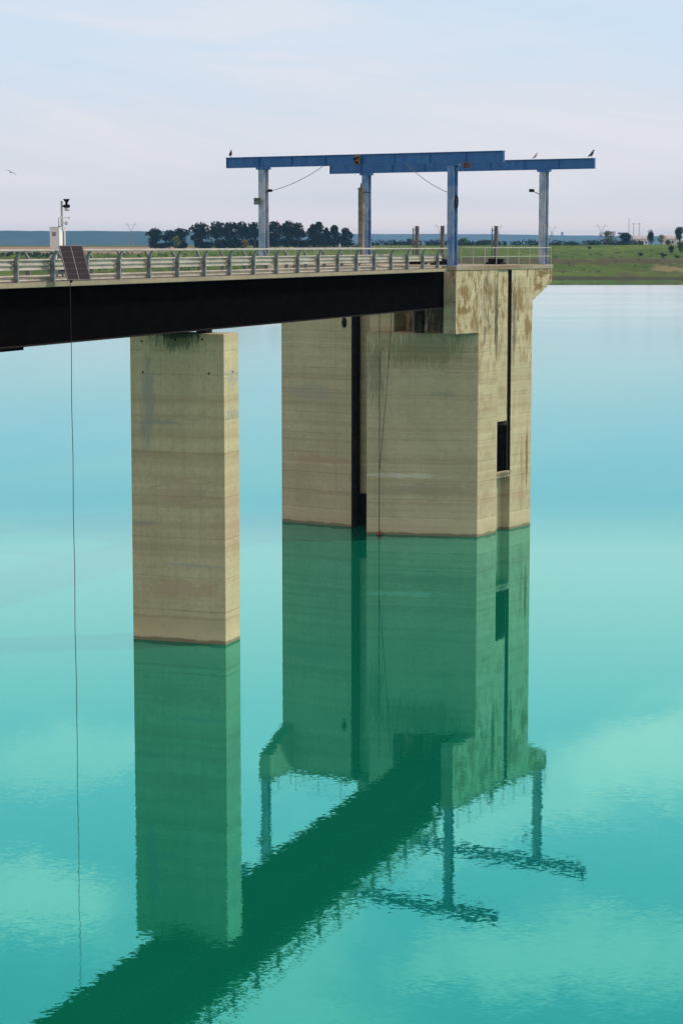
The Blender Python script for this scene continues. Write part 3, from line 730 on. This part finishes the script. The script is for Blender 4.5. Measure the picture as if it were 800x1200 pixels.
def tree(kind, seed):
    """unit tree about 10 m tall"""
    rnd = random.Random(seed); root = bpy.data.objects.new(kind, None); C.objects.link(root)
    crown = MB(); trunk = MB(); lobes = []
    if kind == 'umbrella_pine':
        for i in range(15):
            a = rnd.uniform(0, 6.28); r = rnd.uniform(0, 3.0); z = rnd.uniform(3.6, 8.4); k = 1 if z > 5 else .8
            rr = rnd.uniform(1.2, 1.9); lobes.append((r * k * math.cos(a), r * k * math.sin(a), z, rr * 1.25, rr * 1.25, rr * .85))
        lobes.append((0, 0, 8.7, 1.9, 1.9, 1.1)); lobes.append((0, 0, 6.5, 2.6, 2.6, 2.0))
        for i in range(8):
            a = rnd.uniform(0, 6.28); r = rnd.uniform(.6, 2.8); lobes.append((r * math.cos(a), r * math.sin(a), rnd.uniform(.9, 2.6), 1.6, 1.6, 1.2))
        leaf_cloud(crown, lobes, 75, .62, rnd); mt = pine_leaf
        trunk.tube([(0, 0, -.6), (.1, 0, 2.5), (.0, .1, 5.5), (0, 0, 8)], .2, 8, [.34, .27, .2, .06])
        for i in range(6):
            a = i * 1.05; z = 3.4 + i * .6; trunk.tube([(0, 0, z), (math.cos(a) * 1.2, math.sin(a) * 1.2, z + .8), (math.cos(a) * 2.3, math.sin(a) * 2.3, z + 1.3)], .08, 6, [.12, .08, .03])
    elif kind == 'cypress_tree':
        for i in range(12):
            z = 1.2 + i * .75; k = (1 - i / 13.5); a = rnd.uniform(0, 6.28)
            lobes.append((.9 * k * math.cos(a), .9 * k * math.sin(a), z, 2.3 * k + .35, 2.3 * k + .35, 1.1))
        leaf_cloud(crown, lobes, 95, .55, rnd); mt = pine_leaf
        trunk.tube([(0, 0, -.6), (0, 0, 4), (0, 0, 9)], .2, 8, [.3, .2, .05])
    else:
        n = 16
        for i in range(n):
            a = rnd.uniform(0, 6.28); r = rnd.uniform(0, 2.9); z = rnd.uniform(2.6, 8.6); r *= 1 - abs(z - 5.2) / 6
            rr = rnd.uniform(1.0, 1.8); lobes.append((r * math.cos(a), r * math.sin(a), z, rr, rr, rr * .9))
        lobes.append((0, 0, 5.4, 2.0, 2.0, 2.4))
        per = 42 if kind == 'spring_tree' else 85
        leaf_cloud(crown, lobes, per, .55, rnd); mt = {'spring_tree': pale_leaf, 'dark_tree': dark_leaf, 'green_tree': green_leaf, 'golden_tree': gold_leaf}[kind]
        trunk.tube([(0, 0, -.6), (.1, 0, 2.2), (0, .1, 4.5), (0, 0, 7.2)], .2, 8, [.32, .24, .16, .05])
        for i in range(6):
            a = i * 1.1; z = 2.3 + i * .5; trunk.tube([(0, 0, z), (math.cos(a) * 1.1, math.sin(a) * 1.1, z + 1.2), (math.cos(a) * 2., math.sin(a) * 2., z + 2.4)], .07, 6, [.11, .07, .02])
    crown.build('crown', mt, root); trunk.build('trunk', bark, root)
    return root
protos = {}
def place_tree(kind, variant, px, ytop, ybase, wpx, Y, label, group, cat='tree'):
    """px etc. give the size the tree has in view; it stands on the ground at distance Y"""
    key = (kind, variant)
    x = (px - 400) / 2569 * Y; z = height(x, Y)
    if key not in protos: protos[key] = o = tree(kind, 100 + variant * 7 + len(kind)); used = o
    else: used = copy_tree(protos[key])
    top = 20 + (287 - ytop) / 2569 * Y; h = max(2., top - z); wd = wpx / 2569 * Y
    used.location = (x, Y, z); used.rotation_euler = (0, 0, rng.uniform(0, 6.28)); k = wd / 7.4
    used.scale = (k, k, h / 9.7)
    tag(used, label, cat, group)
    return used
G1 = 'dark pines on the far bank behind the bridge'
for i, (px, yt, w_, lab) in enumerate([
    (182, 267.5, 18, 'dark round pine at the far left of the tree row, standing alone'),
    (199, 269.5, 15, 'smaller dark pine just right of the leftmost pine'),
    (211, 267.5, 18, 'dark pine behind the pale spring bush, left of the long pine row'),
    (235, 261, 22, 'broad pine at the left end of the long dark row'),
    (254, 259.5, 19, 'second pine from the left end of the long dark row'),
    (270, 260, 20, 'third pine from the left end of the long dark row'),
    (284, 260, 17, 'pine rising behind the golden shrub in the long dark row'),
    (298, 260.5, 17, 'pine just left of the leftmost blue column'),
    (321, 259.5, 20, 'pine just right of the leftmost blue column'),
    (338, 259, 19, 'tall pine second from the right end of the long dark row'),
    (349, 261, 16, 'pine closing the right end of the long dark row')]):
    place_tree('umbrella_pine', i % 3, px, yt, 289, w_ * 1.28, 1690 + rng.uniform(-25, 25), lab, G1)
for i, (px, yt, w_, lab) in enumerate([
    (367, 265, 15, 'dark conifer at the left end of the right-hand conifer clump'),
    (374, 262.5, 14, 'tallest conifer of the right-hand clump'),
    (382, 268.5, 10, 'small low conifer in the middle of the right-hand clump'),
    (391, 266, 14, 'conifer behind the small white marker'),
    (405, 269, 16, 'low dark conifer at the right end of the clump beside the tall grey post')]):
    place_tree('cypress_tree', i % 2, px, yt, 289, w_ * 2.5, 1690 + rng.uniform(-20, 20), lab, 'dark conifers on the far bank behind the bridge')
place_tree('spring_tree', 0, 207, 275, 289, 12, 1640, 'pale green spring bush before the left pines', 'single bushes on the far bank', 'bush')
place_tree('golden_tree', 0, 287, 280, 289, 11, 1640, 'golden orange shrub at the foot of the long pine row', 'single bushes on the far bank', 'bush')
GR = 'trees on the right part of the far bank'
place_tree('spring_tree', 1, 712, 270, 287, 25, 1760, 'loose pale tree with half bare crown at the left of the right-hand trees', GR)
place_tree('dark_tree', 0, 731, 271, 287, 22, 1790, 'dark bushy tree right of the loose pale tree', GR)
place_tree('dark_tree', 1, 762, 269, 285, 14, 1700, 'dark round single tree on the crest of the right bank', GR)
place_tree('spring_tree', 0, 774, 274, 285, 12, 1740, 'thin brownish half bare tree beside the dark round tree', GR)
place_tree('dark_tree', 0, 795, 264, 281, 14, 1720, 'dark tree at the right edge of the view', GR)
place_tree('green_tree', 0, 543, 279, 289, 16, 2000, 'green rounded tree right of the front right blue column', GR)
place_tree('green_tree', 1, 480, 279.5, 289, 14, 2050, 'green rounded tree between the two dark spindles on the platform', GR)
place_tree('green_tree', 0, 570, 281, 289, 20, 2060, 'wide green tree behind the right spindle', GR)
GB = 'bushes on the slope of the right bank'
for px, yt, Y, w_, k, lab in ((690, 289, 1620, 7, 'dark_tree', 'small dark lone bush in the middle of the green meadow'), (786, 287, 1480, 9, 'dark_tree', 'dark bush on the right slope below the tree at the edge'),
    (797, 283, 1500, 14, 'green_tree', 'leafy green bush at the right edge below the dark tree'), (777, 297, 1440, 10, 'dark_tree', 'greyish dark bush above the sandy scar'), (793, 300, 1430, 12, 'green_tree', 'green bush at right edge above the sandy scar'),
    (750, 296, 1450, 9, 'dark_tree', 'dark bush on the slope below the dark round tree'), (782, 281, 1680, 9, 'green_tree', 'low green bush on the crest right of the half bare tree')):
    place_tree(k, 0, px, yt, 0, w_, Y, lab, GB, 'bush')

def scrub(name, label, spots, size, mt, seed, per=14):
    m = MB(); rnd = random.Random(seed)
    for x, Y, r in spots:
        z = height(x, Y); leaf_cloud(m, [(x, Y, z + r * .45, r, r, r * .75)], per, size, rnd)
    return tag(m.build(name, mt), label, 'scrub', kind='stuff')
rnd = random.Random(5)
def imx(px, Y): return (px - 400) / 2569 * Y
scrub('hedgerow', 'dark distant hedgerow along the far edge of the meadow', [(imx(rnd.uniform(425, 760), 1990), rnd.uniform(1960, 2080), rnd.uniform(2.2, 5.2)) for _ in range(170)], 1.3, dark_leaf, 3, 40)
scrub('reed_scrub', 'low green scrub along the left bank behind the bridge', [(imx(rnd.uniform(-40, 330), 1400), rnd.uniform(1330, 1425), rnd.uniform(.8, 2.2)) for _ in range(200)], .8, green_leaf, 4, 16)
scrub('bank_scrub', 'low dark scrub scattered over the right bank', [(imx(rnd.uniform(640, 830), 1380), rnd.uniform(1335, 1560), rnd.uniform(.4, 1.3)) for _ in range(60)], .5, dark_leaf, 6, 14)
scrub('shore_thicket', 'dark thicket left behind the bridge railing', [(imx(rnd.gauss(30, 22), 1420), rnd.uniform(1400, 1430), rnd.uniform(1.2, 2.4)) for _ in range(40)], .9, dark_leaf, 8, 22)

# ------------------------------------------------------------------ distant structures
steel_far = simple('pylon_steel', (.25, .26, .28), .6)
def pylon(px, ytop, Y, label, first=[None]):
    x = imx(px, Y); z = 15.; top = 20 + (287 - ytop) / 2569 * Y; h = top - z
    if first[0] is None:
        t = bpy.data.objects.new('power_pylon', None); C.objects.link(t); first[0] = t
        m = MB(); w0, w1 = .11, .035
        for sx in (-1, 1):
            for sy in (-1, 1): m.bar((sx * w0, sy * w0, 0), (sx * w1, sy * w1, .66), .009)
        for i in range(6):
            a = i / 6; b_ = (i + 1) / 6; wa = w0 + (w1 - w0) * a; wb = w0 + (w1 - w0) * b_
            for sy in (-1, 1): m.bar((-wa, sy * wa, .66 * a), (wb, sy * wb, .66 * b_), .006); m.bar((wa, sy * wa, .66 * a), (-wb, sy * wb, .66 * b_), .006)
        m.build('lattice_body', steel_far, t)
        m = MB()
        for sx in (-1, 1):
            m.bar((sx * w1, 0, .66), (sx * .17, 0, .98), .009); m.bar((sx * .01, 0, .66), (sx * .12, 0, .93), .006); m.bar((sx * .17, 0, .93), (sx * .17, 0, 1.0), .008)
        m.bar((-.30, 0, .90), (.30, 0, .90), .009); m.build('crossarm', steel_far, t)
    else: t = copy_tree(first[0])
    t.location = (x, Y, z); t.scale = (h, h, h); tag(t, label, 'pylon', 'power pylons on the horizon'); return t
pylon(154, 261, 5600, 'faint lattice pylon above the left hills between mast and pines')
pylon(515, 262.5, 6100, 'faint lattice pylon just left of the front right blue column')
pylon(583, 263, 6100, 'faint lattice pylon between the two right blue columns')
pylon(646, 264, 6400, 'faint lattice pylon just right of the rightmost blue column')
pylon(704, 262.5, 6100, 'faint lattice pylon above the loose pale tree at right')
mast_mat = simple('mast_pale', (.40, .41, .43), .6)
for i, (px, yt, lab) in enumerate(((736, 256.5, 'tallest and leftmost of three thin masts above the right trees'), (741.5, 262, 'middle one of three thin masts above the right trees'), (748, 262, 'rightmost of three thin masts above the right trees'))):
    Y = 2600; x = imx(px, Y); z = height(x, Y); h = 20 + (287 - yt) / 2569 * Y - z
    t = thing('lighting_mast', lab, 'mast', (x, Y, z), 0, 'thin masts on the right horizon')
    MB().tube([(0, 0, -.5), (0, 0, h)], .4, 8, [.55, .32]).build('pole', mast_mat, t)
    m = MB(); m.box((-1.4 if i else -.5, -.35, h - .9), (1.4 if i else .5, .35, h)); m.build('lamp_head', mast_mat, t)
x, Y = imx(658, 19000), 19000
t = thing('lookout_tower', 'tiny square tower on the crest of the far hills', 'tower', (x, Y, hill(x, Y) - 5), 0)
MB().box((-9, -9, 0), (9, 9, 27)).build('shaft', simple('tower_far', (.14, .14, .13), .9), t); MB().box((-11, -11, 27.01), (11, 11, 32)).build('parapet', simple('tower_far_top', (.12, .12, .11), .9), t)
wall_far = simple('white_wall', (.62, .60, .58), .8, var=.08); roof_far = simple('pale_roof', (.42, .36, .33), .8, var=.1)
for px, w_, yb, yt, Y, lab in ((749, 17, 283, 276.5, 2550, 'long low white farm building behind the trees below the masts'), (784, 15, 281, 276, 2200, 'pale low building behind the half bare tree at right'), (797, 14, 284, 279.5, 2100, 'small pale shed behind the bushes at the right edge')):
    x = imx(px, Y); z = height(x, Y); h = 20 + (287 - yt) / 2569 * Y - z; hw = w_ / 2 / 2569 * Y
    t = thing('farm_building', lab, 'building', (x, Y, z), R(8), 'pale buildings on the right horizon')
    MB().box((-hw, -4, -1), (hw, 4, h * .68)).build('wall', wall_far, t)
    MB().side_prism([(-4.6, h * .68 + .01), (0, h), (4.6, h * .68 + .01)], 'x', -hw - .5, hw + .5).build('roof', roof_far, t)
    for k in range(4):
        xx = -hw + (k + .5) * hw / 2; MB().box((xx - .8, -4.06, h * .2), (xx + .8, -4.003, h * .45)).build('window', dark_steel, t)
x, Y = imx(398, 1660), 1660; z = height(x, Y)
t = thing('white_marker', 'small white marker pillar at the foot of the right-hand conifers', 'marker', (x, Y, z), 0)
MB().box((-.9, -.7, -.5), (.9, .7, 2.3)).build('plinth', wall_far, t); MB().poly_prism([(-.55, -.45), (.55, -.45), (.55, .45), (-.55, .45)], 2.302, 3.6).build('pillar', wall_far, t)

# ------------------------------------------------------------------ sky, sun, haze
SUN_AZ, SUN_EL = R(12), R(42)           # azimuth measured from +x toward +y
sd = Vector((math.cos(SUN_AZ) * math.cos(SUN_EL), math.sin(SUN_AZ) * math.cos(SUN_EL), math.sin(SUN_EL)))
sun = bpy.data.objects.new('sun', bpy.data.lights.new('sun', 'SUN')); C.objects.link(sun)
sun.data.energy = 3.1; sun.data.angle = R(.6); sun.data.color = (1, .91, .82)
sun.rotation_euler = (-sd).to_track_quat('-Z', 'Y').to_euler(); sun.location = (60, 20, 80)
W = bpy.data.worlds.new('World'); S.world = W; W.use_nodes = True
g = N(W.node_tree); bg = g.n['Background']
sky = g.n.new('ShaderNodeTexSky'); sky.sky_type = 'NISHITA'; sky.sun_disc = False
sky.sun_elevation = SUN_EL; sky.sun_rotation = PI / 2 - SUN_AZ; sky.air_density = 1.0; sky.dust_density = 1.5; sky.ozone_density = 1.2
d = g.coord('Generated'); x, y, z = g.sep(d)
zc = g.m('MAXIMUM', z, .0)
STR = .1
def sc(*c): return tuple(v / STR for v in c)
low = sc(1.25, 1.0, .88)
hazec = g.mix(g.ramp(zc, .02, .10), sc(.76, .76, .81), sc(.65, .78, .925))
hazec = g.mix(g.ramp(zc, .022, .0), hazec, low)
hazec = g.mix(g.ramp(zc, .112, .145), hazec, sc(1.40, 1.10, 1.08))  # unseen sky above the view, brightened to lift water reflections and ambient light
hazec = g.mix(g.ramp(zc, .16, .25), hazec, sc(1.05, 1.08, 1.12))
f = g.ramp(zc, .75, .02)
col = g.mix(g.m('ADD', .25, g.m('MULTIPLY', f, .72)), sky.outputs[0], hazec)
# thin high cloud
q = g.comb(g.m('DIVIDE', x, g.m('ADD', zc, .09)), g.m('DIVIDE', y, g.m('ADD', zc, .09)), 0)
cl = g.noise(g.vm('ADD', g.vm('MULTIPLY', q, (1.25, .9, 0)), (3.7, 1.2, 0)), 1.0, 5, .55, .4)
cl2 = g.m('MULTIPLY', g.m('MULTIPLY', g.ramp(cl, .47, .68), g.ramp(zc, .20, .30)), .8)
er = g.m('MULTIPLY', g.m('SUBTRACT', g.noise(g.vm('MULTIPLY', d, (16, 16, 34)), 1., 5, .6, .3), .5), 2.6)
dr = g.vm('DIVIDE', d, g.comb(y, y, 1.))
for (ca, ce, wa, we, sl, st_) in ((.135, .232, .075, .026, .28, .8), (.065, .262, .05, .016, .3, .55), (-.15, .292, .05, .022, -.2, .85), (.10, .318, .11, .022, .1, .8), (-.13, .232, .06, .014, .1, .4), (-.03, .345, .1, .02, 0, .7)):
    dx = g.m('SUBTRACT', g.m('DIVIDE', x, y), ca); de = g.m('SUBTRACT', g.m('SUBTRACT', z, ce), g.m('MULTIPLY', dx, -sl))
    rr = g.m('SQRT', g.m('ADD', g.m('POWER', g.m('ABSOLUTE', g.m('DIVIDE', dx, wa)), 2.), g.m('POWER', g.m('ABSOLUTE', g.m('DIVIDE', de, we)), 2.)))
    ck = g.m('MULTIPLY', g.m('MULTIPLY', g.ramp(g.m('ADD', rr, er), 1.3, .2), st_), g.ramp(y, .2, .5))
    cl2 = g.m('MAXIMUM', cl2, ck)
col = g.mix(g.m('MULTIPLY', cl2, .75), col, tuple(c / STR for c in (2.8, 1.5, 1.25)))
band = g.noise(g.vm('ADD', g.vm('MULTIPLY', d, (4, 4, 30)), g.vm('MULTIPLY', g.comb(0, 0, x), (0, 0, 5))), 1.0, 5, .55, .6)
col = g.mix(g.m('MULTIPLY', g.m('MULTIPLY', g.ramp(band, .38, .70), g.ramp(zc, .15, .09)), .6), col, tuple(c / STR for c in (.86, .83, .86)))
g.put(bg.inputs['Color'], col); bg.inputs['Strength'].default_value = STR

hzm = bpy.data.materials.new('haze_air'); hzm.use_nodes = True; g = N(hzm.node_tree); g.n.clear()
out = g.n.new('ShaderNodeOutputMaterial'); pv_ = g.n.new('ShaderNodeVolumePrincipled')
pv_.inputs['Color'].default_value = (.30, .58, .93, 1); pv_.inputs['Density'].default_value = 4.2e-5; pv_.inputs['Anisotropy'].default_value = .0
g.l.new(pv_.outputs[0], out.inputs['Volume'])
tag(MB().box((-12000, -500, -7), (12000, 22500, 150)).build('haze', hzm), 'thin blue haze over the far plain', 'haze', kind='stuff')

S.view_settings.view_transform = 'Standard'; S.view_settings.look = 'None'; S.view_settings.exposure = 0; S.view_settings.gamma = 1
S.view_settings.use_curve_mapping = False
S.render.engine = 'CYCLES'; S.cycles.volume_bounces = 1; S.cycles.max_bounces = 8
